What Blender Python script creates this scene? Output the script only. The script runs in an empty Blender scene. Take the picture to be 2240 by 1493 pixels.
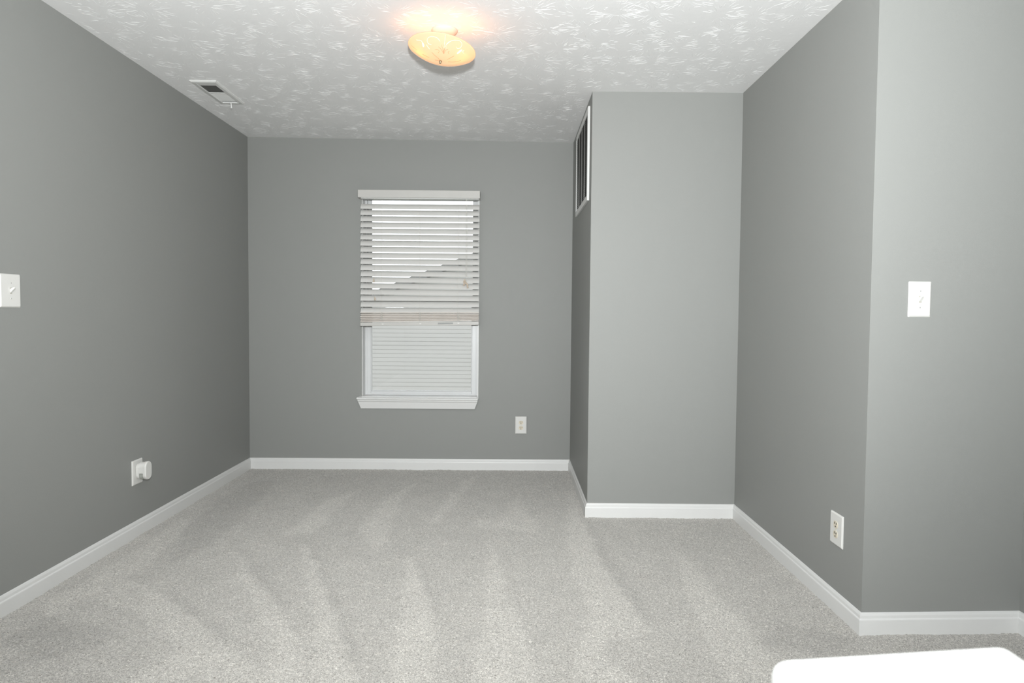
import bpy, bmesh, math, random
import numpy as np
from mathutils import Vector, Matrix
random.seed(7)
S = bpy.context.scene
C = S.collection
PI = math.pi

# ---------------------------------------------------------------- camera
cd = bpy.data.cameras.new('camera'); cam = bpy.data.objects.new('camera', cd); C.objects.link(cam)
cd.sensor_width = 36.0; cd.lens = 1521.28 / 2240 * 36.0; cd.clip_start = .02; cd.clip_end = 200
cx = Vector((0.99996191, -0.00207642, 0.00847723)); cu = Vector((-0.00838269, 0.04194837, 0.99908461))
cf = Vector((0.00243012, 0.99911762, -0.04192937))
m = Matrix((cx, cu, -cf)).transposed().to_4x4(); m.translation = Vector((0, 0, 1.1856))
cam.matrix_world = m
cd.dof.use_dof = True; cd.dof.focus_distance = 3.4; cd.dof.aperture_fstop = 9.0
S.camera = cam
S.cycles.caustics_reflective = False
S.view_settings.view_transform = 'Standard'; S.view_settings.look = 'None'
S.view_settings.exposure = 0.03; S.view_settings.gamma = 1.0; S.view_settings.use_curve_mapping = False

# ---------------------------------------------------------------- daylight, flash, added fill lights
W = bpy.data.worlds.new('overcast_sky'); S.world = W; W.use_nodes = True
W.node_tree.nodes['Background'].inputs[0].default_value = (.95, .98, 1, 1)
W.node_tree.nodes['Background'].inputs[1].default_value = 2.2

def lamp(name, kind, loc, power, color=(1, 1, 1), parent=None, **kw):
    l = bpy.data.lights.new(name, kind); l.energy = power; l.color = color
    for k, v in kw.items(): setattr(l, k, v)
    o = bpy.data.objects.new(name, l); C.objects.link(o); o.location = loc
    if parent: o.parent = parent
    return o
# the photographer's flash, its head tilted up, on a bracket above the lens
o = lamp('camera_flash', 'SPOT', (0.03, -.05, 1.44), 575, (.975, .998, 1), shadow_soft_size=.05, spot_size=2.2, spot_blend=1)
o.rotation_euler = (math.radians(108.5), 0, math.radians(4))
# two unseen fill lights, added behind the camera to brighten the room
o = lamp('rear_fill_light', 'AREA', (0.7, -2.1, 1.7), 26, (.94, .98, 1), shape='RECTANGLE', size=2.2, size_y=1.3)
o.rotation_euler = (PI/2, 0, 0)
o = lamp('side_fill_light', 'AREA', (-1.9, -.9, 1.75), 72, (.95, .98, 1), shape='RECTANGLE', size=1.8, size_y=1.25)
o.rotation_euler = (PI/2, 0, -PI/2)

# ---------------------------------------------------------------- helpers
def finish(name, bm, material, parent=None, smooth=False):
    bmesh.ops.recalc_face_normals(bm, faces=bm.faces[:])
    me = bpy.data.meshes.new(name); bm.to_mesh(me); bm.free()
    if smooth:
        for p in me.polygons: p.use_smooth = True
    me.materials.append(material)
    o = bpy.data.objects.new(name, me); C.objects.link(o)
    if parent: o.parent = parent
    return o
def tag(o, label, cat, group=None):
    o['label'] = label; o['category'] = cat
    if group: o['group'] = group
    return o
def thing(name, loc, label, cat, group=None, rot=(0, 0, 0)):
    o = bpy.data.objects.new(name, None); C.objects.link(o); o.location = loc; o.rotation_euler = rot
    o.empty_display_size = .05
    return tag(o, label, cat, group)
def struct(o): o['kind'] = 'structure'; return o
def box(bm, x0, x1, y0, y1, z0, z1, bev=0, seg=2):
    r = bmesh.ops.create_cube(bm, size=1)
    vs = r['verts']
    for v in vs: v.co = Vector(((x0+x1)/2 + v.co.x*(x1-x0), (y0+y1)/2 + v.co.y*(y1-y0), (z0+z1)/2 + v.co.z*(z1-z0)))
    if bev:
        es = list({e for v in vs for e in v.link_edges})
        bmesh.ops.bevel(bm, geom=es, offset=bev, segments=seg, affect='EDGES', profile=.5)
    return bm
def bx(*a, **k): return box(bmesh.new(), *a, **k)
def prism(bm, pts, d0, d1, axis='z'):
    """closed outline pts extruded from d0 to d1 along an axis"""
    def P(a, b, d): return {'z': (a, b, d), 'y': (a, d, b), 'x': (d, a, b)}[axis]
    A = [bm.verts.new(P(a, b, d0)) for a, b in pts]; B = [bm.verts.new(P(a, b, d1)) for a, b in pts]
    n = len(pts)
    for i in range(n): bm.faces.new((A[i], A[(i+1) % n], B[(i+1) % n], B[i]))
    bm.faces.new(A[::-1]); bm.faces.new(B)
    return bm
def lathe(bm, prof, n=48, cx=0, cy=0, cz=0):
    rings = []
    for r, z in prof:
        if r < 1e-6: rings.append([bm.verts.new((cx, cy, cz+z))])
        else: rings.append([bm.verts.new((cx+r*math.cos(2*PI*i/n), cy+r*math.sin(2*PI*i/n), cz+z)) for i in range(n)])
    for a, b in zip(rings, rings[1:]):
        for i in range(n):
            j = (i+1) % n
            if len(a) == 1 and len(b) > 1: bm.faces.new((a[0], b[i], b[j]))
            elif len(b) == 1 and len(a) > 1: bm.faces.new((a[i], a[j], b[0]))
            elif len(a) > 1: bm.faces.new((a[i], a[j], b[j], b[i]))
    return bm
def tube(bm, pts, r, n=8, taper=None):
    pts = [Vector(p) for p in pts]; rings = []
    for i, p in enumerate(pts):
        d = (pts[min(i+1, len(pts)-1)] - pts[max(i-1, 0)]).normalized()
        a = d.cross(Vector((0, 0, 1)) if abs(d.z) < .9 else Vector((1, 0, 0))).normalized(); b = d.cross(a)
        rr = r if not taper else r*taper[i]
        rings.append([bm.verts.new(p + a*rr*math.cos(2*PI*k/n) + b*rr*math.sin(2*PI*k/n)) for k in range(n)])
    for A, B in zip(rings, rings[1:]):
        for k in range(n): bm.faces.new((A[k], A[(k+1) % n], B[(k+1) % n], B[k]))
    bm.faces.new(rings[0][::-1]); bm.faces.new(rings[-1])
    return bm
def rbox(w, h, r, n=6):
    """rounded rectangle outline centred on the origin"""
    out = []
    for sx, sy, a0 in ((1, 1, 0), (-1, 1, 90), (-1, -1, 180), (1, -1, 270)):
        for k in range(n+1):
            a = math.radians(a0 + 90*k/n)
            out.append((sx*(w/2-r)+r*math.cos(a), sy*(h/2-r)+r*math.sin(a)))
    return out

# ---------------------------------------------------------------- materials
def mat(name, col, rough=.5, spec=.5, noise=.02, nscale=12, bump=0, bscale=200, metal=0, coat=0):
    M = bpy.data.materials.new(name); M.use_nodes = True; N = M.node_tree; b = N.nodes['Principled BSDF']
    b.inputs['Roughness'].default_value = rough; b.inputs['Specular IOR Level'].default_value = spec
    b.inputs['Metallic'].default_value = metal; b.inputs['Coat Weight'].default_value = coat
    tc = N.nodes.new('ShaderNodeTexCoord')
    nz = N.nodes.new('ShaderNodeTexNoise'); nz.inputs['Scale'].default_value = nscale; nz.inputs['Detail'].default_value = 3
    N.links.new(tc.outputs['Object'], nz.inputs['Vector'])
    mx = N.nodes.new('ShaderNodeMix'); mx.data_type = 'RGBA'
    mx.inputs[6].default_value = (*[c*(1-noise) for c in col], 1); mx.inputs[7].default_value = (*[min(1, c*(1+noise)) for c in col], 1)
    N.links.new(nz.outputs['Fac'], mx.inputs[0]); N.links.new(mx.outputs[2], b.inputs['Base Color'])
    if bump:
        n2 = N.nodes.new('ShaderNodeTexNoise'); n2.inputs['Scale'].default_value = bscale; n2.inputs['Detail'].default_value = 3
        N.links.new(tc.outputs['Object'], n2.inputs['Vector'])
        bp = N.nodes.new('ShaderNodeBump'); bp.inputs['Strength'].default_value = bump; bp.inputs['Distance'].default_value = .002
        N.links.new(n2.outputs['Fac'], bp.inputs['Height']); N.links.new(bp.outputs['Normal'], b.inputs['Normal'])
    return M
WALL = mat('grey_wall_paint', (.288, .2935, .2815), .55, .35, .012, 1.5, .12, 320)
TRIM = mat('white_trim_paint', (.75, .75, .74), .35, .5, .02, 6, .05, 60)
VINYL = mat('white_vinyl', (.71, .718, .722), .3, .5, .01)
PLATE = mat('white_plastic', (.72, .715, .69), .35, .5, .01)
IVORY = mat('ivory_plastic', (.72, .66, .54), .35, .5, .01)
DARK = mat('dark_recess', (.02, .02, .018), .8, .2)
METALW = mat('painted_white_metal', (.74, .745, .73), .35, .5, .02)
METALG = mat('grey_louver_metal', (.15, .15, .14), .45, .5, .03)
SLAT = mat('white_blind_slat', (.68, .672, .65), .4, .5, .02, 9)
SLATW = mat('warm_lit_slat', (.88, .83, .78), .45, .4, .05, 14)  # stacked slats: warm reflected light painted into the colour
CORD = mat('white_cord', (.62, .61, .57), .8, .2)
VALANCE = mat('aged_white_valance', (.55, .54, .515), .45, .4, .03, 8)
WOOD = mat('pale_wood_tassel', (.60, .50, .40), .5, .4, .15, 60)
SIDING = mat('pale_vinyl_siding', (.48, .465, .45), .6, .3, .02, .6)
FASCIA = mat('grey_fascia', (.16, .16, .155), .5, .3)
SHINGLE = mat('grey_shingle', (.1, .1, .095), .9, .2, .3, 20)
CAP = mat('glossy_white_cap', (.86, .86, .84), .2, .5, .01)
CREAM = mat('lamp_canopy_enamel', (.62, .55, .50), .6, .5)
BRASS = mat('aged_brass', (.30, .24, .15), .35, .5, .05, metal=.6)

CEIL = mat('white_ceiling_compound', (.93, .93, .93), .65, .2, .01, 3, .22, 38)

def carpet_mat():
    M = bpy.data.materials.new('grey_cut_pile_carpet'); M.use_nodes = True; N = M.node_tree; b = N.nodes['Principled BSDF']; L = N.links.new
    b.inputs['Roughness'].default_value = .95; b.inputs['Specular IOR Level'].default_value = .1
    b.inputs['Sheen Weight'].default_value = .45; b.inputs['Sheen Roughness'].default_value = .5
    tc = N.nodes.new('ShaderNodeTexCoord')
    n1 = N.nodes.new('ShaderNodeTexNoise'); n1.inputs['Scale'].default_value = 180; n1.inputs['Detail'].default_value = 4; n1.inputs['Roughness'].default_value = .75
    n1.inputs['Distortion'].default_value = 1.2
    L(tc.outputs['Object'], n1.inputs['Vector'])
    cr = N.nodes.new('ShaderNodeValToRGB'); e = cr.color_ramp.elements
    e[0].position = .34; e[0].color = (.135, .122, .104, 1); e[1].position = .66; e[1].color = (.84, .805, .745, 1)
    x = e.new(.5); x.color = (.435, .414, .381, 1)
    L(n1.outputs['Fac'], cr.inputs[0])
    # brushed nap left by the vacuum cleaner, plus broad unevenness
    at = N.nodes.new('ShaderNodeAttribute'); at.attribute_name = 'nap'
    n2 = N.nodes.new('ShaderNodeTexNoise'); n2.inputs['Scale'].default_value = 7; n2.inputs['Detail'].default_value = 4; L(tc.outputs['Object'], n2.inputs['Vector'])
    a1 = N.nodes.new('ShaderNodeMath'); a1.operation = 'MULTIPLY_ADD'; L(at.outputs['Fac'], a1.inputs[0]); a1.inputs[1].default_value = .36; a1.inputs[2].default_value = .79
    a2 = N.nodes.new('ShaderNodeMath'); a2.operation = 'MULTIPLY_ADD'; L(n2.outputs['Fac'], a2.inputs[0]); a2.inputs[1].default_value = .22; L(a1.outputs[0], a2.inputs[2])
    vm = N.nodes.new('ShaderNodeVectorMath'); vm.operation = 'SCALE'; L(cr.outputs[0], vm.inputs[0]); L(a2.outputs[0], vm.inputs['Scale'])
    L(vm.outputs[0], b.inputs['Base Color'])
    bp = N.nodes.new('ShaderNodeBump'); bp.inputs['Strength'].default_value = .7; bp.inputs['Distance'].default_value = .004
    L(n1.outputs['Fac'], bp.inputs['Height']); L(bp.outputs['Normal'], b.inputs['Normal'])
    return M
CARPET = carpet_mat()

def glass_mat(name, tint=(1, 1, 1), rough=.02):
    M = bpy.data.materials.new(name); M.use_nodes = True; N = M.node_tree; N.nodes.clear(); L = N.links.new
    o = N.nodes.new('ShaderNodeOutputMaterial'); t = N.nodes.new('ShaderNodeBsdfTransparent'); g = N.nodes.new('ShaderNodeBsdfGlossy')
    t.inputs[0].default_value = (*tint, 1); g.inputs['Roughness'].default_value = rough
    f = N.nodes.new('ShaderNodeFresnel'); f.inputs[0].default_value = 1.45
    tc = N.nodes.new('ShaderNodeTexCoord'); nz = N.nodes.new('ShaderNodeTexNoise'); nz.inputs['Scale'].default_value = 3; L(tc.outputs['Object'], nz.inputs['Vector'])
    bp = N.nodes.new('ShaderNodeBump'); bp.inputs['Strength'].default_value = .02; L(nz.outputs['Fac'], bp.inputs['Height']); L(bp.outputs['Normal'], g.inputs['Normal'])
    m = N.nodes.new('ShaderNodeMixShader'); L(f.outputs[0], m.inputs[0]); L(t.outputs[0], m.inputs[1]); L(g.outputs[0], m.inputs[2]); L(m.outputs[0], o.inputs[0])
    return M
GLASS = glass_mat('window_glass', (.97, .98, .98)); VIAL = mat('milky_clear_vial', (.36, .37, .34), .12, .6, .05, 40)

def bowl_mat(name, col, tr=.6, glow=0):
    M = bpy.data.materials.new(name); M.use_nodes = True; N = M.node_tree; N.nodes.clear(); L = N.links.new
    o = N.nodes.new('ShaderNodeOutputMaterial'); t = N.nodes.new('ShaderNodeBsdfTranslucent'); d = N.nodes.new('ShaderNodeBsdfDiffuse')
    g = N.nodes.new('ShaderNodeBsdfGlossy'); g.inputs['Roughness'].default_value = .12
    nz = N.nodes.new('ShaderNodeTexNoise'); nz.inputs['Scale'].default_value = 30
    cr = N.nodes.new('ShaderNodeMix'); cr.data_type = 'RGBA'; cr.inputs[6].default_value = (*[c*.96 for c in col], 1); cr.inputs[7].default_value = (*col, 1)
    L(nz.outputs['Fac'], cr.inputs[0]); L(cr.outputs[2], t.inputs[0]); L(cr.outputs[2], d.inputs[0])
    m = N.nodes.new('ShaderNodeMixShader'); m.inputs[0].default_value = tr; L(d.outputs[0], m.inputs[1]); L(t.outputs[0], m.inputs[2])
    f = N.nodes.new('ShaderNodeFresnel'); f.inputs[0].default_value = 1.4
    m2 = N.nodes.new('ShaderNodeMixShader'); L(f.outputs[0], m2.inputs[0]); L(m.outputs[0], m2.inputs[1]); L(g.outputs[0], m2.inputs[2])
    em = N.nodes.new('ShaderNodeEmission'); em.inputs[0].default_value = (1, .60, .30, 1); em.inputs[1].default_value = glow
    ad = N.nodes.new('ShaderNodeAddShader'); L(m2.outputs[0], ad.inputs[0]); L(em.outputs[0], ad.inputs[1]); L(ad.outputs[0], o.inputs[0])
    return M
BOWL = bowl_mat('frosted_glass_bowl', (1, .93, .80), .78, .30)
def lit_glass(name, col, st):
    M = mat(name, col, .15, .5); b = M.node_tree.nodes['Principled BSDF']
    b.inputs['Emission Color'].default_value = (*col, 1); b.inputs['Emission Strength'].default_value = st; return M
ETCH = lit_glass('lit_etched_line', (1, .86, .62), .45); HOTSPOT = lit_glass('glowing_light_spot', (1, .93, .78), .9); AMBER = bowl_mat('amber_painted_line', (.8, .4, .25), .6, .12)
def bulb_mat():
    M = bpy.data.materials.new('warm_lamp_bulb'); M.use_nodes = True; N = M.node_tree; N.nodes.clear()
    o = N.nodes.new('ShaderNodeOutputMaterial'); e = N.nodes.new('ShaderNodeEmission'); e.inputs[0].default_value = (1, .30, .075, 1); e.inputs[1].default_value = 29
    N.links.new(e.outputs[0], o.inputs[0]); return M
BULB = bulb_mat()

# ---------------------------------------------------------------- room outline (plan), clockwise
P = [Vector(v) for v in ((-1.958, -2.2), (-1.9437, 5.1722), (.4548, 5.1941), (.4548, 4.0005), (1.3102, 3.9981), (1.3137, 2.5394), (1.9209, 2.5642), (1.9209, -2.2))]
NP = len(P)
def offset(d):
    """outline moved d into the room (negative: out of it)"""
    out = []
    for i in range(NP):
        a, b, c = P[i-1], P[i], P[(i+1) % NP]
        d1, d2 = (b-a).normalized(), (c-b).normalized()
        n1, n2 = Vector((d1.y, -d1.x)), Vector((d2.y, -d2.x))
        k = 1 + n1.dot(n2)
        out.append(b + (n1+n2) * (d/k))
    return out
def ceil_z(x): return 2.44 + max(0, .4548-x)/2.4*.0158
IN0, OUT = offset(0), offset(-.12)
names = ['wall_left', 'wall_back', 'wall_right_return', 'wall_right_chase', 'wall_right', 'wall_right_near', 'wall_right_side', 'wall_front']
WX0, WX1, WZ0, WZ1 = -1.106, -.240, .545, 2.072         # window opening
for i, nm in enumerate(names):
    j = (i+1) % NP; a, b, c, d = IN0[i], IN0[j], OUT[j], OUT[i]
    bm = bmesh.new()
    if nm != 'wall_back': prism(bm, [tuple(a), tuple(b), tuple(c), tuple(d)], -.05, 2.52)
    else:
        def seg(x0, x1, z0, z1):
            f = lambda p, q, x: (x, p.y + (q.y-p.y)*(x-p.x)/(q.x-p.x))
            pa = tuple(a) if x0 is None else f(a, b, x0); pd = tuple(d) if x0 is None else f(d, c, x0)
            pb = tuple(b) if x1 is None else f(a, b, x1); pc = tuple(c) if x1 is None else f(d, c, x1)
            prism(bm, [pa, pb, pc, pd], z0, z1)
        seg(None, WX0, -.05, 2.52); seg(WX1, None, -.05, 2.52); seg(WX0, WX1, -.05, WZ0); seg(WX0, WX1, WZ1, 2.52)
    struct(finish(nm, bm, WALL))
# ceiling: a slab between the walls
bm = bmesh.new()
lo = [bm.verts.new((p.x, p.y, ceil_z(p.x))) for p in P]; hi = [bm.verts.new((p.x, p.y, 2.5)) for p in P]
for i in range(NP): bm.faces.new((lo[i], lo[(i+1) % NP], hi[(i+1) % NP], hi[i]))
f1 = bm.faces.new(lo); f2 = bm.faces.new(hi[::-1]); bmesh.ops.triangulate(bm, faces=[f1, f2])
bmesh.ops.recalc_face_normals(bm, faces=bm.faces[:])
base_me = bpy.data.meshes.new('slab'); bm.to_mesh(base_me); bm.free()
VV = [tuple(v.co) for v in base_me.vertices]; FF = [tuple(p.vertices) for p in base_me.polygons]; bpy.data.meshes.remove(base_me)
def in_room(x, y):
    if not (-1.94 < x < 1.90 and -2.18 < y < 5.165): return False
    if y > 3.985 and x > .44: return False
    return not (y > 2.53 and x > 1.30)
rc = random.Random(11)
def ridge(x, y, a, L, w, h):
    """one thin raised stroke of ceiling compound"""
    n = 4; rows = []; bend = rc.uniform(-.35, .35)
    for k in range(n+1):
        t = k/n; px, py = x+math.cos(a)*L*t, y+math.sin(a)*L*t
        off = bend*L*t*(1-t)*.6 + rc.uniform(-.0006, .0006); px -= math.sin(a)*off; py += math.cos(a)*off
        if not in_room(px, py): return
        s = (.25, 1, .9, .75, .15)[k]*rc.uniform(.75, 1.15)
        rows.append((px, py, s))
    i0 = len(VV)
    for px, py, s in rows:
        z = ceil_z(px); sx, sy = -math.sin(a)*w*s, math.cos(a)*w*s
        VV.extend(((px-sx, py-sy, z+.0002), (px, py, z-h*s), (px+sx, py+sy, z+.0002)))
    for k in range(n):
        q = i0+3*k
        FF.append((q, q+3, q+4, q+1)); FF.append((q+1, q+4, q+5, q+2))
gy = -2.1
row = 0
while gy < 5.2:
    gx = -2.0 + (row % 2)*.09
    while gx < 2.0:
        cx0, cy0 = gx+rc.uniform(-.05, .05), gy+rc.uniform(-.05, .05)
        if in_room(cx0, cy0):
            a0 = rc.uniform(0, 2*PI); skip = rc.uniform(.5, 2.2); n = rc.randint(24, 40)
            for k in range(n):
                a = a0 + skip + (2*PI-skip)*k/n + rc.uniform(-.06, .06)
                r0 = rc.uniform(.022, .080); L = rc.uniform(.016, .055)
                ridge(cx0+math.cos(a)*r0, cy0+math.sin(a)*r0, a+rc.uniform(-.14, .14), L, rc.uniform(.0010, .0020), rc.uniform(.00025, .0008))
        gx += .195
    gy += .175; row += 1
for k in range(5000):
    ridge(rc.uniform(-1.94, 1.9), rc.uniform(-2.1, 5.16), rc.uniform(0, 2*PI), rc.uniform(.008, .03), .0012, rc.uniform(.0002, .0007))
me = bpy.data.meshes.new('ceiling'); me.from_pydata(VV, [], FF); me.materials.append(CEIL); me.update()
o = bpy.data.objects.new('ceiling', me); C.objects.link(o); struct(o)
# carpeted floor: tufted height field in the visible part, with the nap left by vacuuming
LIGHT = [
  [(-1.36, 3.4), (-1.12, 3.04), (-0.88, 2.67), (-0.75, 2.45), (-0.64, 2.16), (-0.8, 2.16), (-0.83, 2.38), (-0.98, 2.67), (-1.17, 2.99)],
  [(-1.07, 3.51), (-1.0, 3.44), (-0.83, 3.05), (-0.69, 2.72), (-0.56, 2.38), (-0.48, 2.17), (-0.62, 2.16), (-0.69, 2.45), (-0.78, 2.76), (-0.92, 3.1)],
  [(-0.5, 3.42), (-0.46, 3.32), (-0.35, 2.91), (-0.29, 2.66), (-0.23, 2.17), (-0.39, 2.17), (-0.4, 2.45), (-0.44, 2.86)],
  [(-0.1, 3.57), (-0.06, 3.43), (-0.01, 2.92), (0.07, 2.46), (0.09, 2.17), (-0.13, 2.17), (-0.1, 2.53), (-0.1, 3.01)],
  [(0.4, 4.61), (0.43, 4.33), (0.43, 3.65), (0.45, 3.19), (0.52, 2.68), (0.53, 2.54), (0.36, 2.47), (0.26, 2.18), (0.19, 2.17), (0.33, 2.74), (0.29, 3.19), (0.32, 3.81)],
  [(0.84, 3.45), (0.89, 3.08), (0.89, 2.73), (0.92, 2.37), (0.9, 2.18), (0.72, 2.18), (0.72, 2.47), (0.75, 2.88)],
  [(-1.69, 3.01), (-1.55, 2.94), (-1.2, 2.62), (-0.93, 2.36), (-0.74, 2.16), (-1.24, 2.16), (-1.13, 2.38), (-1.44, 2.67), (-1.73, 2.83)],
  [(-0.99, 4.62), (-1.02, 4.26), (-1.04, 3.7), (-1.22, 3.6), (-1.19, 3.77), (-1.15, 4.25)],
  [(-0.61, 4.9), (-0.68, 4.46), (-0.66, 3.96), (-0.62, 3.48), (-0.67, 3.45), (-0.82, 3.74), (-0.77, 4.4)],
  [(-0.23, 5.01), (-0.26, 4.69), (-0.35, 4.11), (-0.41, 3.88), (-0.46, 3.79), (-0.39, 4.36), (-0.33, 4.84)],
  [(0.06, 4.62), (0.1, 4.15), (0.18, 3.73), (0.14, 3.69), (0.02, 3.74), (-0.2, 3.8), (-0.21, 3.97), (-0.06, 3.93), (0.01, 4.16)],
  [(0.29, 2.18), (0.34, 2.3), (0.45, 2.18)],
  [(-1.86, 2.7), (-1.84, 3.53), (-1.86, 3.93), (-1.77, 3.84), (-1.67, 3.21), (-1.73, 2.83), (-1.74, 2.62)],
]
DARKP = [
  [(-1.71, 3.57), (-1.78, 3.93), (-1.81, 4.32), (-1.76, 4.79), (-1.63, 4.8), (-1.53, 4.03), (-1.5, 3.4), (-1.58, 3.21)],
  [(-1.6, 2.88), (-1.58, 2.91), (-1.47, 2.75), (-1.5, 2.71)],
  [(-1.81, 2.43), (-1.76, 2.66), (-1.36, 2.47), (-1.45, 2.37), (-1.6, 2.27)],
  [(0.87, 2.44), (1.07, 2.63), (1.28, 2.48), (1.1, 2.38)],
  [(-1.31, 3.37), (-1.12, 3.16), (-0.86, 2.72), (-0.88, 2.69), (-1.09, 3.0)],
  [(-1.01, 3.48), (-0.91, 3.31), (-0.66, 2.72), (-0.5, 2.32), (-0.54, 2.32), (-0.69, 2.72), (-0.83, 3.05)],
  [(-1.54, 2.96), (-1.23, 2.71), (-0.92, 2.4), (-0.94, 2.38), (-1.21, 2.63)],
  [(-0.47, 3.39), (-0.39, 3.17), (-0.26, 2.69), (-0.29, 2.68), (-0.35, 2.91)],
  [(0.43, 4.18), (0.5, 3.44), (0.56, 2.79), (0.55, 2.58), (0.52, 2.68), (0.45, 3.19)],
]
def inside(X, Y, poly):
    r = np.zeros(X.shape, bool); n = len(poly)
    for i in range(n):
        x0, y0 = poly[i]; x1, y1 = poly[(i+1) % n]
        if y0 == y1: continue
        c = ((y0 > Y) != (y1 > Y)) & (X < (x1-x0)*(Y-y0)/(y1-y0)+x0); r ^= c
    return r
def blur(A, k):
    for ax in (0, 1):
        for _ in range(2):
            B = np.zeros_like(A)
            for s in range(-k, k+1): B += np.roll(A, s, ax)
            A = B/(2*k+1)
    return A
def make_floor():
    st = .0055; xs = np.arange(-1.965, 1.93, st); ys = np.arange(1.9, 5.2, st)
    ys = np.concatenate([np.arange(-2.2, 1.9, .05), ys]); nx, ny = len(xs), len(ys)
    X, Y = np.meshgrid(xs, ys)
    rng = np.random.default_rng(3)
    wob = blur(rng.normal(size=X.shape), 4)*.10; wob2 = blur(rng.normal(size=X.shape), 4)*.10
    nap = np.full(X.shape, .0)
    for p in LIGHT: nap += inside(X+wob, Y+wob2, p)*.5
    for p in DARKP: nap -= inside(X+wob, Y+wob2, p)*.4
    nap = blur(np.clip(nap, -.5, .5), 2)*.8 + blur(np.clip(nap, -.5, .5), 8)*.2 + .5
    h = rng.random(X.shape); Z = (h*.6 + blur(h, 1)*.8)*.0055 - .003 + blur(rng.normal(size=X.shape), 8)*.02
    jx = rng.normal(size=X.shape)*.0012; jy = rng.normal(size=X.shape)*.0012
    co = np.stack([X+jx, Y+jy, Z], -1).reshape(-1, 3)
    idx = np.arange(nx*ny).reshape(ny, nx)
    q = np.stack([idx[:-1, :-1], idx[:-1, 1:], idx[1:, 1:], idx[1:, :-1]], -1).reshape(-1, 4)
    cxy = co[q[:, 0], :2] + st/2
    q = q[inside(cxy[:, 0], cxy[:, 1], [tuple(p) for p in offset(-.012)])]
    used = np.zeros(nx*ny, bool); used[q.ravel()] = True; mp = np.cumsum(used)-1
    co = co[used]; q = mp[q]; nv = nap.reshape(-1)[used]
    me = bpy.data.meshes.new('floor'); me.vertices.add(len(co)); me.vertices.foreach_set('co', co.astype(np.float32).ravel())
    me.loops.add(q.size); me.loops.foreach_set('vertex_index', q.astype(np.int32).ravel())
    me.polygons.add(len(q)); me.polygons.foreach_set('loop_start', np.arange(0, q.size, 4, dtype=np.int32))
    me.polygons.foreach_set('use_smooth', np.ones(len(q), bool))
    me.update(calc_edges=True)
    a = me.attributes.new('nap', 'FLOAT', 'POINT'); a.data.foreach_set('value', nv.astype(np.float32))
    me.materials.append(CARPET)
    o = bpy.data.objects.new('floor', me); C.objects.link(o); struct(o)
make_floor()
# baseboards with a moulded top, mitred at the corners
prof = [(0, -.006), (.0125, -.006), (.0125, .056), (.0115, .0595), (.0090, .0625), (.0082, .073), (.0055, .0795), (.001, .0825), (0, .0825)]
bn = ['baseboard_left', 'baseboard_back', 'baseboard_right_return', 'baseboard_right_chase', 'baseboard_right', 'baseboard_right_near', 'baseboard_right_side', 'baseboard_front']
for i, nm in enumerate(bn):
    j = (i+1) % NP; bm = bmesh.new(); ra, rb = [], []
    for d, z in prof:
        o = offset(d); ra.append(bm.verts.new((*o[i], z))); rb.append(bm.verts.new((*o[j], z)))
    n = len(prof)
    for k in range(n): bm.faces.new((ra[k], ra[(k+1) % n], rb[(k+1) % n], rb[k]))
    bm.faces.new(ra); bm.faces.new(rb[::-1])
    struct(finish(nm, bm, TRIM))

# ---------------------------------------------------------------- window
YF = 5.181                                            # wall face at the window
win = bpy.data.objects.new('window_1', None); C.objects.link(win); struct(win)
def ring(x0, x1, z0, z1, t, y0, y1, bev=.002, tb=None):
    bm = bmesh.new(); tb = t if tb is None else tb
    box(bm, x0, x0+t, y0, y1, z0, z1, bev); box(bm, x1-t, x1, y0, y1, z0, z1, bev)
    box(bm, x0+t, x1-t, y0, y1, z0, z0+tb, bev); box(bm, x0+t, x1-t, y0, y1, z1-t, z1, bev); return bm
finish('jamb_liner', ring(WX0-.004, WX1+.004, WZ0-.01, WZ1+.004, .009, YF+.002, 5.36, .001), TRIM, win)
finish('window_frame', ring(WX0+.005, WX1-.005, WZ0, WZ1, .016, 5.27, 5.34, .002), VINYL, win)
lsh = finish('lower_sash', ring(-1.094, -.254, .553, 1.30, .037, 5.275, 5.300, .003, .026), VINYL, win)
finish('glazing_bead', ring(-1.057, -.291, .579, 1.263, .006, 5.280, 5.296, .002), VINYL, lsh)
finish('pane', bx(-1.055, -.293, 5.287, 5.290, .581, 1.262), GLASS, lsh)
ush = finish('upper_sash', ring(-1.094, -.254, 1.265, 2.062, .037, 5.306, 5.330, .003), VINYL, win)
finish('pane', bx(-1.055, -.293, 5.318, 5.321, 1.30, 2.026), GLASS, ush)
# sill: stool with a nosing and a moulded, bevelled apron
bm = bmesh.new()
box(bm, WX0+.004, WX1-.004, 5.15, 5.275, .532, .553, .001)
st = bmesh.new()
def loft_sill(bm, rows):
    """rows of (x0, x1, y, z) joined into a long moulded bar"""
    A = [(bm.verts.new((x0, y, z)), bm.verts.new((x1, y, z))) for x0, x1, y, z in rows]
    for a, b in zip(A, A[1:]): bm.faces.new((a[0], a[1], b[1], b[0]))
    bm.faces.new((A[-1][0], A[-1][1], A[0][1], A[0][0]))
    bm.faces.new([a[0] for a in A]); bm.faces.new([a[1] for a in A][::-1]); return bm
X0, X1 = -1.135, -.241
loft_sill(bm, [(X0+.018, X1, 5.182, .5535), (X0, X1+.002, 5.142, .5455), (X0-.002, X1+.003, 5.136, .541), (X0-.002, X1+.003, 5.136, .532), (X0+.002, X1, 5.142, .5275), (X0+.002, X1, 5.182, .5275)])
finish('window_sill', bm, TRIM, win)
bm = bmesh.new()
loft_sill(bm, [(X0+.003, X1-.0, 5.182, .528), (X0+.003, X1, 5.148, .5275), (X0+.003, X1, 5.148, .518), (X0+.006, X1-.003, 5.155, .510), (X0+.012, X1-.010, 5.158, .495), (X0+.024, X1-.022, 5.165, .461), (X0+.025, X1-.023, 5.182, .459)])
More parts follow.
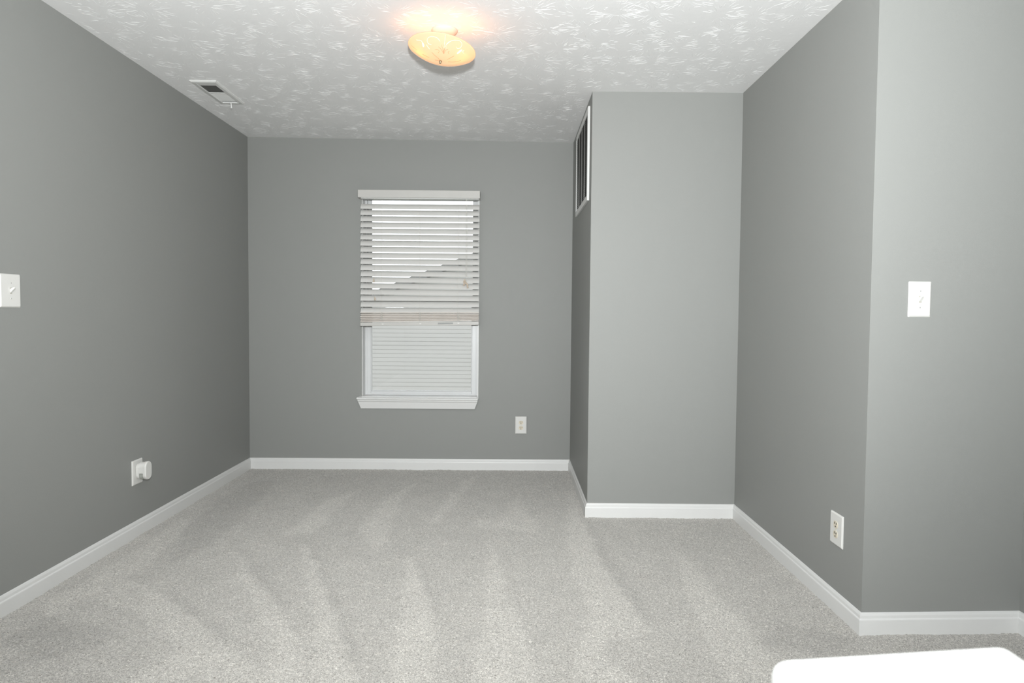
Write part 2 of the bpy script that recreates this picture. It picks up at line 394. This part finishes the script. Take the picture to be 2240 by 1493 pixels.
finish('window_apron', bm, TRIM, win)

# ---------------------------------------------------------------- faux-wood blind
XB0, XB1 = -1.100, -.2325; XM = (XB0+XB1)/2; YB = 5.123
bl = thing('window_blind', (XM, YB, 2.03), 'White horizontal slat blind with crooked bottom stack, lowered over the upper half of the window', 'blind')
def at_(bm):                                          # world coordinates to the blind's own
    bmesh.ops.translate(bm, verts=bm.verts[:], vec=(-XM, -YB, -2.03)); return bm
bm = bx(-1.114, -.229, 5.079, 5.088, 2.008, 2.063, .0025); box(bm, -1.114, -1.105, 5.088, 5.178, 2.008, 2.063, .001); box(bm, -.238, -.229, 5.088, 5.178, 2.008, 2.063, .001)
finish('valance', at_(bm), VALANCE, bl)
finish('head_rail', at_(bx(XB0+.004, XB1-.004, 5.095, 5.155, 2.003, 2.048, .002)), METALW, bl)
def slat_bm(L, w=.050, t=.0026, tilt=50, crown=.0055):
    bm = bmesh.new(); n = 8; a = math.radians(tilt); top, bot = [], []
    for k in range(n+1):
        u = -1 + 2*k/n; y = u*w/2; z = crown*(1-u*u)
        for lst, dz in ((top, t/2), (bot, -t/2)):
            yy, zz = y*math.cos(a)-(z+dz)*math.sin(a), y*math.sin(a)+(z+dz)*math.cos(a)
            lst.append((yy, zz))
    pts = top + bot[::-1]
    return prism(bm, pts, -L/2, L/2, 'x')
proto = finish('slat', slat_bm(XB1-XB0), SLAT, bl); proto.location = (0, 0, 1.967-.0175-2.03)
pitch = .0445
for k in range(1, 18):
    c = proto.copy(); C.objects.link(c); c.parent = bl
    c.location = (random.uniform(-.0012, .0012), 0, proto.location.z - pitch*k)
    c.rotation_euler = (random.uniform(-.012, .012), -.004*max(0, k-13)/3, 0)
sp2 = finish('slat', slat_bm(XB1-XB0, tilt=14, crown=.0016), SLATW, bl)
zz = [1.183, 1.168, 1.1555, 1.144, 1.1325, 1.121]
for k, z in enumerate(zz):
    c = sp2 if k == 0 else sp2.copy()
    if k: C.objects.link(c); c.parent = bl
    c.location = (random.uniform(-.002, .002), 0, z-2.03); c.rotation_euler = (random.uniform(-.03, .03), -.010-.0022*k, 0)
rl = finish('bottom_rail', bx(XB0-XM-.001, XB1-XM+.001, -.026, .026, -.0135, .0135, .003), VALANCE, bl); rl.location = (0, 0, 1.0965-2.03); rl.rotation_euler = (0, -.019, 0)
lb = finish('label', bx(.135, .245, -.0268, -.0255, -.006, .006), mat('grey_label', (.26, .27, .26), .4), rl)
finish('rail_plug', prism(bmesh.new(), rbox(.014, .008, .0035), -.0275, -.0255, 'y'), PLATE, rl).location = (-.27, 0, 0)
finish('rail_plug', prism(bmesh.new(), rbox(.014, .008, .0035), -.0275, -.0255, 'y'), PLATE, rl).location = (.006, 0, 0)
finish('rail_plug', prism(bmesh.new(), rbox(.014, .008, .0035), -.0275, -.0255, 'y'), PLATE, rl).location = (.285, 0, 0)
for x in (-.944, -.663, -.383):
    bm = bmesh.new(); ztop, zbot = 2.004, 1.115
    for y in (5.1005, 5.1445):
        tube(bm, [(x-.003, y, ztop), (x-.003, y, zbot)], .00055, 5); 
    for k in range(18):
        z = 1.95 - pitch*k; tube(bm, [(x-.003, 5.1005, z-.019), (x-.003, 5.1445, z+.012)], .0004, 4)
    # slack cord bunched in front of the stacked slats
    for q in range(3):
        pts = [(x + .009*math.sin(t*2.1+q*2), 5.0955-.002*q, 1.178-.058*t/6 + .006*math.sin(t*3+q)) for t in range(7)]
        tube(bm, pts, .0011, 5)
    finish('ladder_cord', at_(bm), CORD, bl)
bm = bmesh.new()
for dx, z in ((0, 1.44), (.004, 1.43), (.009, 1.41)): tube(bm, [(-.329+dx*.6, 5.092, 2.004), (-.328+dx, 5.090, 1.7), (-.331+dx, 5.088, z)], .0009, 5)
finish('lift_cord', at_(bm), CORD, bl)
bm = bmesh.new()
tube(bm, [(-1.003, 5.092, 2.004), (-1.001, 5.09, 1.7), (-.999, 5.088, 1.42)], .0005, 5); tube(bm, [(-.997, 5.092, 2.004), (-.994, 5.09, 1.7), (-.992, 5.088, 1.29)], .0005, 5)
finish('tilt_cord', at_(bm), CORD, bl)
def tassel(x, z, ry, s=1):
    bm = lathe(bmesh.new(), [(0, 0), (.0025, -.001), (.0035, -.006), (.0055, -.016), (.0068, -.025), (.006, -.0275), (0, -.028)], 14)
    o = finish('tassel', bm, WOOD, bl, True); o.location = (x-XM, 5.086-YB, z-2.03); o.rotation_euler = (.05, ry, 0); o.scale = (s, s, s)
for a in ((-.999, 1.425, .05), (-.992, 1.292, -.1), (-.334, 1.425, .35), (-.331, 1.415, -.15), (-.326, 1.402, -.45), (-.338, 1.404, .15), (-.321, 1.385, -.3)): tassel(*a)

# ---------------------------------------------------------------- house next door, seen through the window
hs = thing('neighbor_house', (-1, 17.2, -2.8), 'Pale house gable with lap siding, outside beyond the window', 'house')
def rel(bm): bmesh.ops.translate(bm, verts=bm.verts[:], vec=(1, -17.2, 2.8)); return bm
def rake(x): return 2.382 + .39*(x+1.101) if x < 2.6 else 2.382+.39*3.701-.39*(x-2.6)
bm = bmesh.new(); lap = .1016; z = -2.8
while z < rake(2.6):
    zt = z+lap
    xl = max(-5.2, (z-2.382)/.39-1.101); xr = min(10.4, 2.6+(2.6-((z-2.382)/.39-1.101)))
    if xr <= xl: break
    rr = [[bm.verts.new((x, 17.2+y, z+h)) for x in (xl, xr)] for y, h in ((.004, 0), (-.008, 0), (-.008, .090), (.004, .0915), (.004, lap))]
    for A, B in zip(rr, rr[1:]): bm.faces.new((A[0], A[1], B[1], B[0]))
    z = zt
v = [(-5.2, -2.8), (10.4, -2.8), (10.4, rake(10.4)), (2.6, rake(2.6)), (-5.2, rake(-5.2))]
prism(bm, v, 17.23, 17.5, 'y')
finish('siding_wall', rel(bm), SIDING, hs)
bm = bmesh.new()
prism(bm, [(-5.8, rake(-5.8)+.02), (2.6, rake(2.6)+.02), (11, rake(11)+.02), (11, rake(11)+.16), (2.6, rake(2.6)+.16), (-5.8, rake(-5.8)+.16)], 16.95, 24, 'y')
finish('roof', rel(bm), SHINGLE, hs)
bm = bmesh.new()
prism(bm, [(-5.8, rake(-5.8)), (2.6, rake(2.6)), (11, rake(11)), (11, rake(11)+.14), (2.6, rake(2.6)+.14), (-5.8, rake(-5.8)+.14)], 16.91, 16.95, 'y')
prism(bm, [(-5.8, rake(-5.8)-.005), (2.6, rake(2.6)-.005), (11, rake(11)-.005), (11, rake(11)+.02), (2.6, rake(2.6)+.02), (-5.8, rake(-5.8)+.02)], 16.95, 17.19, 'y')
finish('rake_board', rel(bm), FASCIA, hs)

struct(finish('ground', bx(-25, 25, 5.5, 60, -2.9, -2.8), mat('lawn', (.07, .09, .04), .9, .1, .3, 3)))

# ---------------------------------------------------------------- plates on the walls (built facing -y, origin on the wall)
def slotset(bm, z):
    box(bm, -.0085, -.0055, -.0094, -.008, z+.0005, z+.0095); box(bm, .0055, .0085, -.0094, -.008, z+.0015, z+.0085)
    prism(bm, [(.0028*math.cos(a), z-.0075+.0032*math.sin(a)) for a in [2*PI*k/12 for k in range(12)]], -.0094, -.008, 'y'); return bm
def plate_bm(w, h):
    bm = bmesh.new(); rows = [(0, 0), (0, -.0025), (.0045, -.0062), (.006, -.0066)]
    R = [[bm.verts.new((x, y, z)) for x, z in rbox(w-2*i, h-2*i, .003, 3)] for i, y in rows]
    n = len(R[0])
    for a, b in zip(R, R[1:]):
        for k in range(n): bm.faces.new((a[k], a[(k+1) % n], b[(k+1) % n], b[k]))
    bm.faces.new(R[0][::-1]); bm.faces.new(R[-1]); return bm
def outlet(loc, rz, label, w=.085, h=.130):
    t = thing('wall_outlet', loc, label, 'outlet', rot=(0, 0, rz))
    finish('cover_plate', plate_bm(w, h), PLATE, t)
    for z in (.0195, -.0195):
        pts = [(x, zz+z) for x, zz in rbox(.034, .029, .0125, 6)]
        r = finish('receptacle', prism(bmesh.new(), pts, -.0085, -.005, 'y'), IVORY, t)
        finish('slots', slotset(bmesh.new(), z), DARK, r)
    finish('screw', prism(bmesh.new(), [(.003*math.cos(2*PI*k/12), .003*math.sin(2*PI*k/12)) for k in range(12)], -.0078, -.0060, 'y'), IVORY, t)
    return t
def switch(loc, rz, label, w=.085, h=.130):
    t = thing('light_switch', loc, label, 'light switch', rot=(0, 0, rz))
    finish('cover_plate', plate_bm(w, h), PLATE, t)
    finish('toggle_slot', bx(-.0052, .0052, -.0071, -.0062, -.0120, .0120), mat('toggle_slot_shade', (.45, .43, .38), .5), t)
    bm = bmesh.new()
    rows = [(.0047, -.006, -.0095, .0065), (.0046, -.009, -.006, .0080), (.0040, -.018, .004, .0125), (.0036, -.0225, .0085, .0148), (.0030, -.0235, .0100, .0145)]
    R = [[bm.verts.new(c) for c in ((-x, y, z0), (x, y, z0), (x, y+.001, z1), (-x, y+.001, z1))] for x, y, z0, z1 in rows]
    for a, b in zip(R, R[1:]):
        for k in range(4): bm.faces.new((a[k], a[(k+1) % 4], b[(k+1) % 4], b[k]))
    bm.faces.new(R[0][::-1]); bm.faces.new(R[-1])
    bmesh.ops.bevel(bm, geom=bm.edges[:], offset=.0005, segments=1, affect='EDGES')
    finish('toggle', bm, PLATE, t)
    for z in (.030, -.030):
        s = finish('screw', prism(bmesh.new(), [(.0032*math.cos(2*PI*k/14), z+.0032*math.sin(2*PI*k/14)) for k in range(14)], -.0078, -.0060, 'y'), PLATE, t)
        finish('screw_slot', bx(-.0006, .0006, -.0081, -.0076, z-.0026, z+.0026), DARK, s)
    return t
outlet((.085, YF+.002, .3415), 0, 'White duplex outlet on the back wall, right of and below the window')
outlet((1.3127, 2.741, .331), -PI/2, 'White duplex outlet with ivory sockets, low on the right wall', .104)
switch((1.496, 2.5485, 1.2455), 0.0408, 'White toggle light switch on the near right wall beside the corner')
switch((-1.9484, 2.712, 1.2525), PI/2, 'White toggle light switch at the left edge on the left wall', .112)
outlet((-1.9468, 3.607, .3365), PI/2, 'White outlet plate on the left wall with an air freshener plugged in', .100)
# plug-in air freshener: a rounded shell on its clear vial, plugged into the outlet (faces +x)
af = thing('plug_in_air_freshener', (-1.9385, 3.606, .346), 'White rounded plug-in air freshener with clear vial, plugged into the left wall outlet', 'air freshener')
def capsule(w, h, n=12, zc=0, cut=None):
    pts = rbox(w, h, w/2-.001, n)
    if cut is not None: pts = [(a, max(b, cut)) for a, b in pts]
    return [(a, b+zc) for a, b in pts]
def loft_x(rows):
    bm = bmesh.new(); R = [[bm.verts.new((x, a, b)) for a, b in pts] for x, pts in rows]; n = len(R[0])
    for A, B in zip(R, R[1:]):
        for k in range(n): bm.faces.new((A[k], A[(k+1) % n], B[(k+1) % n], B[k]))
    bm.faces.new(R[0][::-1]); bm.faces.new(R[-1]); return bm
finish('plug_base', loft_x([(0, capsule(.044, .078, zc=-.004)), (.010, capsule(.046, .080, zc=-.004)), (.014, capsule(.042, .076, zc=-.004))]), PLATE, af)
finish('body', loft_x([(.014, capsule(.054, .086, cut=-.012)), (.040, capsule(.056, .088, cut=-.012)), (.046, capsule(.058, .090, cut=-.012))]), PLATE, af)
finish('front_cover', loft_x([(.040, capsule(.060, .094)), (.050, capsule(.062, .096)), (.0535, capsule(.060, .094)), (.056, capsule(.056, .090))]), PLATE, af)
v = finish('vial', loft_x([(.014, capsule(.040, .040, zc=-.026)), (.040, capsule(.042, .044, zc=-.026)), (.044, capsule(.036, .038, zc=-.026))]), VIAL, af)
finish('vial_collar', prism(bmesh.new(), rbox(.02, .016, .006), -.020, -.012), PLATE, af).location = (.029, 0, 0)

# ---------------------------------------------------------------- ceiling vent
vx, vy = -1.7165, 4.12; sl = math.atan(.0158/2.4)
vt = thing('ceiling_vent', (vx, vy, ceil_z(vx)), 'White metal air vent with half-open louvers in the ceiling near the left wall', 'vent', rot=(0, sl, 0))
def vring():
    bm = bmesh.new(); rows = [(0, 0), (0, -.003), (.008, -.009), (.026, -.0105), (.028, -.0075), (.028, .004)]
    w, h = .150, .418; R = [[bm.verts.new((x, y, z)) for x, y in ((-w/2+i, -h/2+i), (w/2-i, -h/2+i), (w/2-i, h/2-i), (-w/2+i, h/2-i))] for i, z in rows]
    for A, B in zip(R, R[1:]):
        for k in range(4): bm.faces.new((A[k], A[(k+1) % 4], B[(k+1) % 4], B[k]))
    return bm
finish('frame', vring(), METALW, vt)
finish('duct_backing', bx(-.048, .048, -.182, .182, -.0012, -.0002), DARK, vt)
def louvers(y0, y1, n, ang, m):
    bm = bmesh.new()
    for k in range(n):
        y = y0+(y1-y0)*(k+.5)/n; a = math.radians(ang); w = .0052
        dy, dz = w*math.cos(a), w*math.sin(a)*.7
        prism(bm, [(y-dy, -.0052-dz), (y+dy, -.0052+dz), (y+dy, -.0046+dz), (y-dy, -.0046-dz)], -.047, .047, 'x')
    return finish('louvers', bm, m, vt)
louvers(-.145, -.012, 9, 62, METALG)
louvers(-.002, .155, 13, 152, METALW)
finish('divider', bx(-.047, .047, -.012, -.004, -.010, -.003), METALW, vt)
finish('end_strip', bx(-.048, .048, -.181, -.146, -.0095, -.0070, .001), METALW, vt)
bm = tube(bmesh.new(), [(.004, .172, -.006), (.004, .178, -.022), (.004, .181, -.038)], .0034, 10); lathe(bm, [(0, -.042), (.005, -.041), (.0052, -.036), (.0034, -.034)], 12, .004, .181, 0)
finish('lever', bm, METALW, vt)

# ---------------------------------------------------------------- return air grille on the side of the chase
gy0, gy1, gz0, gz1 = 4.114, 4.842, 1.846, 2.392; xw = .4548
gr = thing('return_air_grille', (xw, (gy0+gy1)/2, gz0), 'Tall white return air grille with dark slots, high on the side of the wall projection', 'air grille')
def relg(bm): bmesh.ops.translate(bm, verts=bm.verts[:], vec=(-xw, -(gy0+gy1)/2, -gz0)); return bm
def gring():
    bm = bmesh.new(); rows = [(0, 0), (0, -.010), (.003, -.0125), (.030, -.0125), (.032, -.010), (.032, -.001)]
    R = [[bm.verts.new((xw+d, y, z)) for y, z in ((gy0+i, gz0+i), (gy1-i, gz0+i), (gy1-i, gz1-i), (gy0+i, gz1-i))] for i, d in rows]
    for A, B in zip(R, R[1:]):
        for k in range(4): bm.faces.new((A[k], A[(k+1) % 4], B[(k+1) % 4], B[k]))
    return bm
finish('frame', relg(gring()), METALW, gr)
finish('duct_backing', relg(bx(xw-.0015, xw-.0004, gy0+.03, gy1-.03, gz0+.03, gz1-.03)), DARK, gr)
bm = bmesh.new(); n = 40
for k in range(n):
    z = gz0+.034+(gz1-gz0-.068)*(k+.5)/n
    prism(bm, [(xw-.0115, z-.0048), (xw-.0110, z-.0056), (xw-.0020, z+.0030), (xw-.0025, z+.0038)], 0, 1, 'y')
for v_ in bm.verts: v_.co.y = gy0+.031 + v_.co.y*(gy1-gy0-.062)
finish('louvers', relg(bm), METALG, gr)
for k in (1, 2, 3):
    y = gy0+.031+(gy1-gy0-.062)*k/4
    finish('divider', relg(bx(xw-.0118, xw-.002, y-.003, y+.003, gz0+.031, gz1-.031)), METALG, gr)

# ---------------------------------------------------------------- ceiling lamp
LX, LY = -.312, 3.115; LZ = ceil_z(LX)
lp = thing('ceiling_lamp', (LX, LY, LZ), 'Lit frosted glass bowl ceiling lamp with etched scrolls, glowing orange', 'ceiling lamp')
finish('canopy', lathe(bmesh.new(), [(0, 0), (.057, 0), (.059, -.004), (.055, -.010), (.045, -.019), (.030, -.024), (0, -.025)], 48, .006, .055), CREAM, lp, True)
finish('stem', tube(bmesh.new(), [(.006, .055, -.02), (.003, .02, -.09), (0, 0, -.150)], .0045, 12), BRASS, lp)
RB, DB, RZ = .148, .046, -.108
def bz(r, out=0): return -(DB+out)*(1-(r/RB)**2)
pr = [(RB*math.sin(PI/2*k/16), bz(RB*math.sin(PI/2*k/16), .004)) for k in range(17)] + [(RB+.0015, .002), (RB-.002, .004)]
pr += [(r, bz(r)) for r in [RB*math.sin(PI/2*k/16)*.98 for k in range(16, -1, -1)]]
bowl = finish('glass_bowl', lathe(bmesh.new(), pr, 72), BOWL, lp, True)
bowl.matrix_local = Matrix.Translation((0, 0, RZ)) @ Matrix.Rotation(.115, 4, 'Y') @ Matrix.Rotation(-.11, 4, 'X')
# scroll and spray decoration on the outside of the glass: (x, y) in the bowl's own plane
scroll = [[(0.003, -0.115), (-0.007, -0.127), (-0.03, -0.129), (-0.047, -0.118), (-0.052, -0.104), (-0.047, -0.093), (-0.034, -0.093)], [(0.034, -0.105), (0.052, -0.117), (0.07, -0.117), (0.087, -0.11), (0.095, -0.093), (0.089, -0.078), (0.077, -0.077), (0.073, -0.086)], [(0.027, -0.141), (0.025, -0.121), (0.021, -0.087)], [(-0.101, -0.083), (-0.08, -0.092), (-0.071, -0.081)], [(-0.056, -0.084), (-0.05, -0.075), (-0.043, -0.067)], [(0.104, -0.058), (0.098, -0.052), (0.102, -0.038)], [(0.043, -0.115), (0.031, -0.102), (0.028, -0.084)]]
drop = [[(-0.074, -0.086), (-0.071, -0.077), (-0.071, -0.065)], [(0.095, -0.065), (0.086, -0.059), (0.075, -0.049)]]
amber = [[(0.018, -0.056), (0.018, -0.068), (0.021, -0.084), (0.021, -0.102)], [(0.018, -0.056), (0.016, -0.075), (0.01, -0.101)], [(0.018, -0.056), (0.009, -0.077), (-0.003, -0.089)], [(0.019, -0.056), (0.027, -0.073), (0.038, -0.081)], [(0.019, -0.064), (0.025, -0.084), (0.031, -0.099)], [(-0.019, -0.071), (-0.007, -0.075), (-0.001, -0.067), (-0.006, -0.056)], [(0.041, -0.053), (0.037, -0.064), (0.043, -0.068)], [(-0.034, -0.052), (-0.021, -0.036), (-0.009, -0.022), (0.0, -0.004)], [(-0.08, -0.01), (-0.064, -0.009), (-0.05, -0.006)], [(0.031, -0.016), (0.046, -0.027), (0.062, -0.038)], [(0.034, 0.006), (0.059, 0.012), (0.087, 0.009)], [(-0.024, 0.0), (-0.012, 0.001), (-0.001, 0.0)], [(-0.132, -0.024), (-0.117, -0.021), (-0.105, -0.016)]]
def smooth(ps, n=5):
    out = []
    for i in range(len(ps)-1):
        p0, p1, p2, p3 = ps[max(i-1, 0)], ps[i], ps[i+1], ps[min(i+2, len(ps)-1)]
        for k in range(n):
            t = k/n; out.append(tuple(.5*((2*p1[j])+(-p0[j]+p2[j])*t+(2*p0[j]-5*p1[j]+4*p2[j]-p3[j])*t*t+(-p0[j]+3*p1[j]-3*p2[j]+p3[j])*t**3) for j in (0, 1)))
    return out+[ps[-1]]
def deco(ln, r, mt_, nm, wide=False, bm=None):
    ps = smooth(ln); n = len(ps); own = bm is None; bm = bm or bmesh.new()
    tube(bm, [(x, y, bz(min(math.hypot(x, y), RB), .0046)) for x, y in ps], r, 6, [math.sin(PI*(k+.6)/(n+.2))**.6 if wide else 1 for k in range(n)])
    if own: finish(nm, bm, mt_, bowl)
for ln in scroll: deco(ln, .00085, ETCH, 'etched_scroll')
for ln in drop: deco(ln, .0034, HOTSPOT, 'light_spot', True)  # glowing drops added to imitate the white spots of light on the bowl
for ln in amber: deco(ln, .00055, AMBER, 'amber_line')
finish('finial', lathe(bmesh.new(), [(0, -DB-.003), (.0062, -DB-.004), (.0066, -DB-.008), (.0045, -DB-.011), (.0052, -DB-.014), (.003, -DB-.017), (0, -DB-.018)], 20), BRASS, bowl, True)
for s in (-1, 1):
    b = finish('bulb', lathe(bmesh.new(), [(0, .020), (.008, .018), (.016, .008), (.018, 0), (.016, -.009), (.009, -.016), (0, -.018)], 20), BULB, lp, True)
    b.location = (s*.080, 0, -.096 - .004*s)
    finish('socket', tube(bmesh.new(), [(s*.02, 0, -.094), (s*.060, 0, -.096-.004*s)], .011, 16), CREAM, lp)

# ---------------------------------------------------------------- half wall with a rounded cap, near the camera
hw = thing('half_wall', (.33, .3, 0), 'Glossy white rounded ledge cap, cut off by the bottom right corner of the picture', 'ledge')
def relh(bm): bmesh.ops.translate(bm, verts=bm.verts[:], vec=(-.33, -.3, 0)); return bm
ZC = .9
corner = [(.217, .571, .014), (.4375, .600, .010), (.4395, .06, .012), (.2135, .06, .012)]
def rounded(cs, inset):
    out = []; n = len(cs); c0 = [Vector(c[:2]) for c in cs]
    ctr = sum(c0, Vector((0, 0)))/n; cc = []
    for i in range(n):
        a, b, c = c0[i-1], c0[i], c0[(i+1) % n]; d1, d2 = (b-a).normalized(), (c-b).normalized()
        n1, n2 = Vector((d1.y, -d1.x)), Vector((d2.y, -d2.x))
        if n1.dot(ctr-b) < 0: n1, n2 = -n1, -n2
        cc.append(b+(n1+n2)*(inset/(1+n1.dot(n2))))
    for i in range(n):
        a, b, c = cc[i-1], cc[i], cc[(i+1) % n]; r = max(.003, cs[i][2]*1.25-inset*.6)
        p0 = b+(a-b).normalized()*r; p2 = b+(c-b).normalized()*r
        for k in range(9): t = k/8; out.append(p0*(1-t)**2+b*2*t*(1-t)+p2*t*t)
    return out
rows = [(.008, -.030), (.003, -.029), (.0005, -.026), (0, -.022), (0, -.012), (.001, -.007), (.0035, -.003), (.007, -.0012), (.0105, -.0016), (.012, -.003), (.0150, -.0032), (.0175, -.0012), (.021, 0), (.027, 0)]
bm = bmesh.new(); R = [[bm.verts.new((p.x, p.y, ZC+z)) for p in rounded(corner, i)] for i, z in rows]; n = len(R[0])
for A, B in zip(R, R[1:]):
    for k in range(n): bm.faces.new((A[k], A[(k+1) % n], B[(k+1) % n], B[k]))
bm.faces.new(R[0]); bm.faces.new(R[-1][::-1])
finish('cap', relh(bm), CAP, hw, True)
finish('cap_moulding', relh(bx(.246, .410, .07, .552, .845, .870, .004)), TRIM, hw)
finish('wall_body', relh(bx(.254, .402, .08, .545, 0, .868)), WALL, hw)
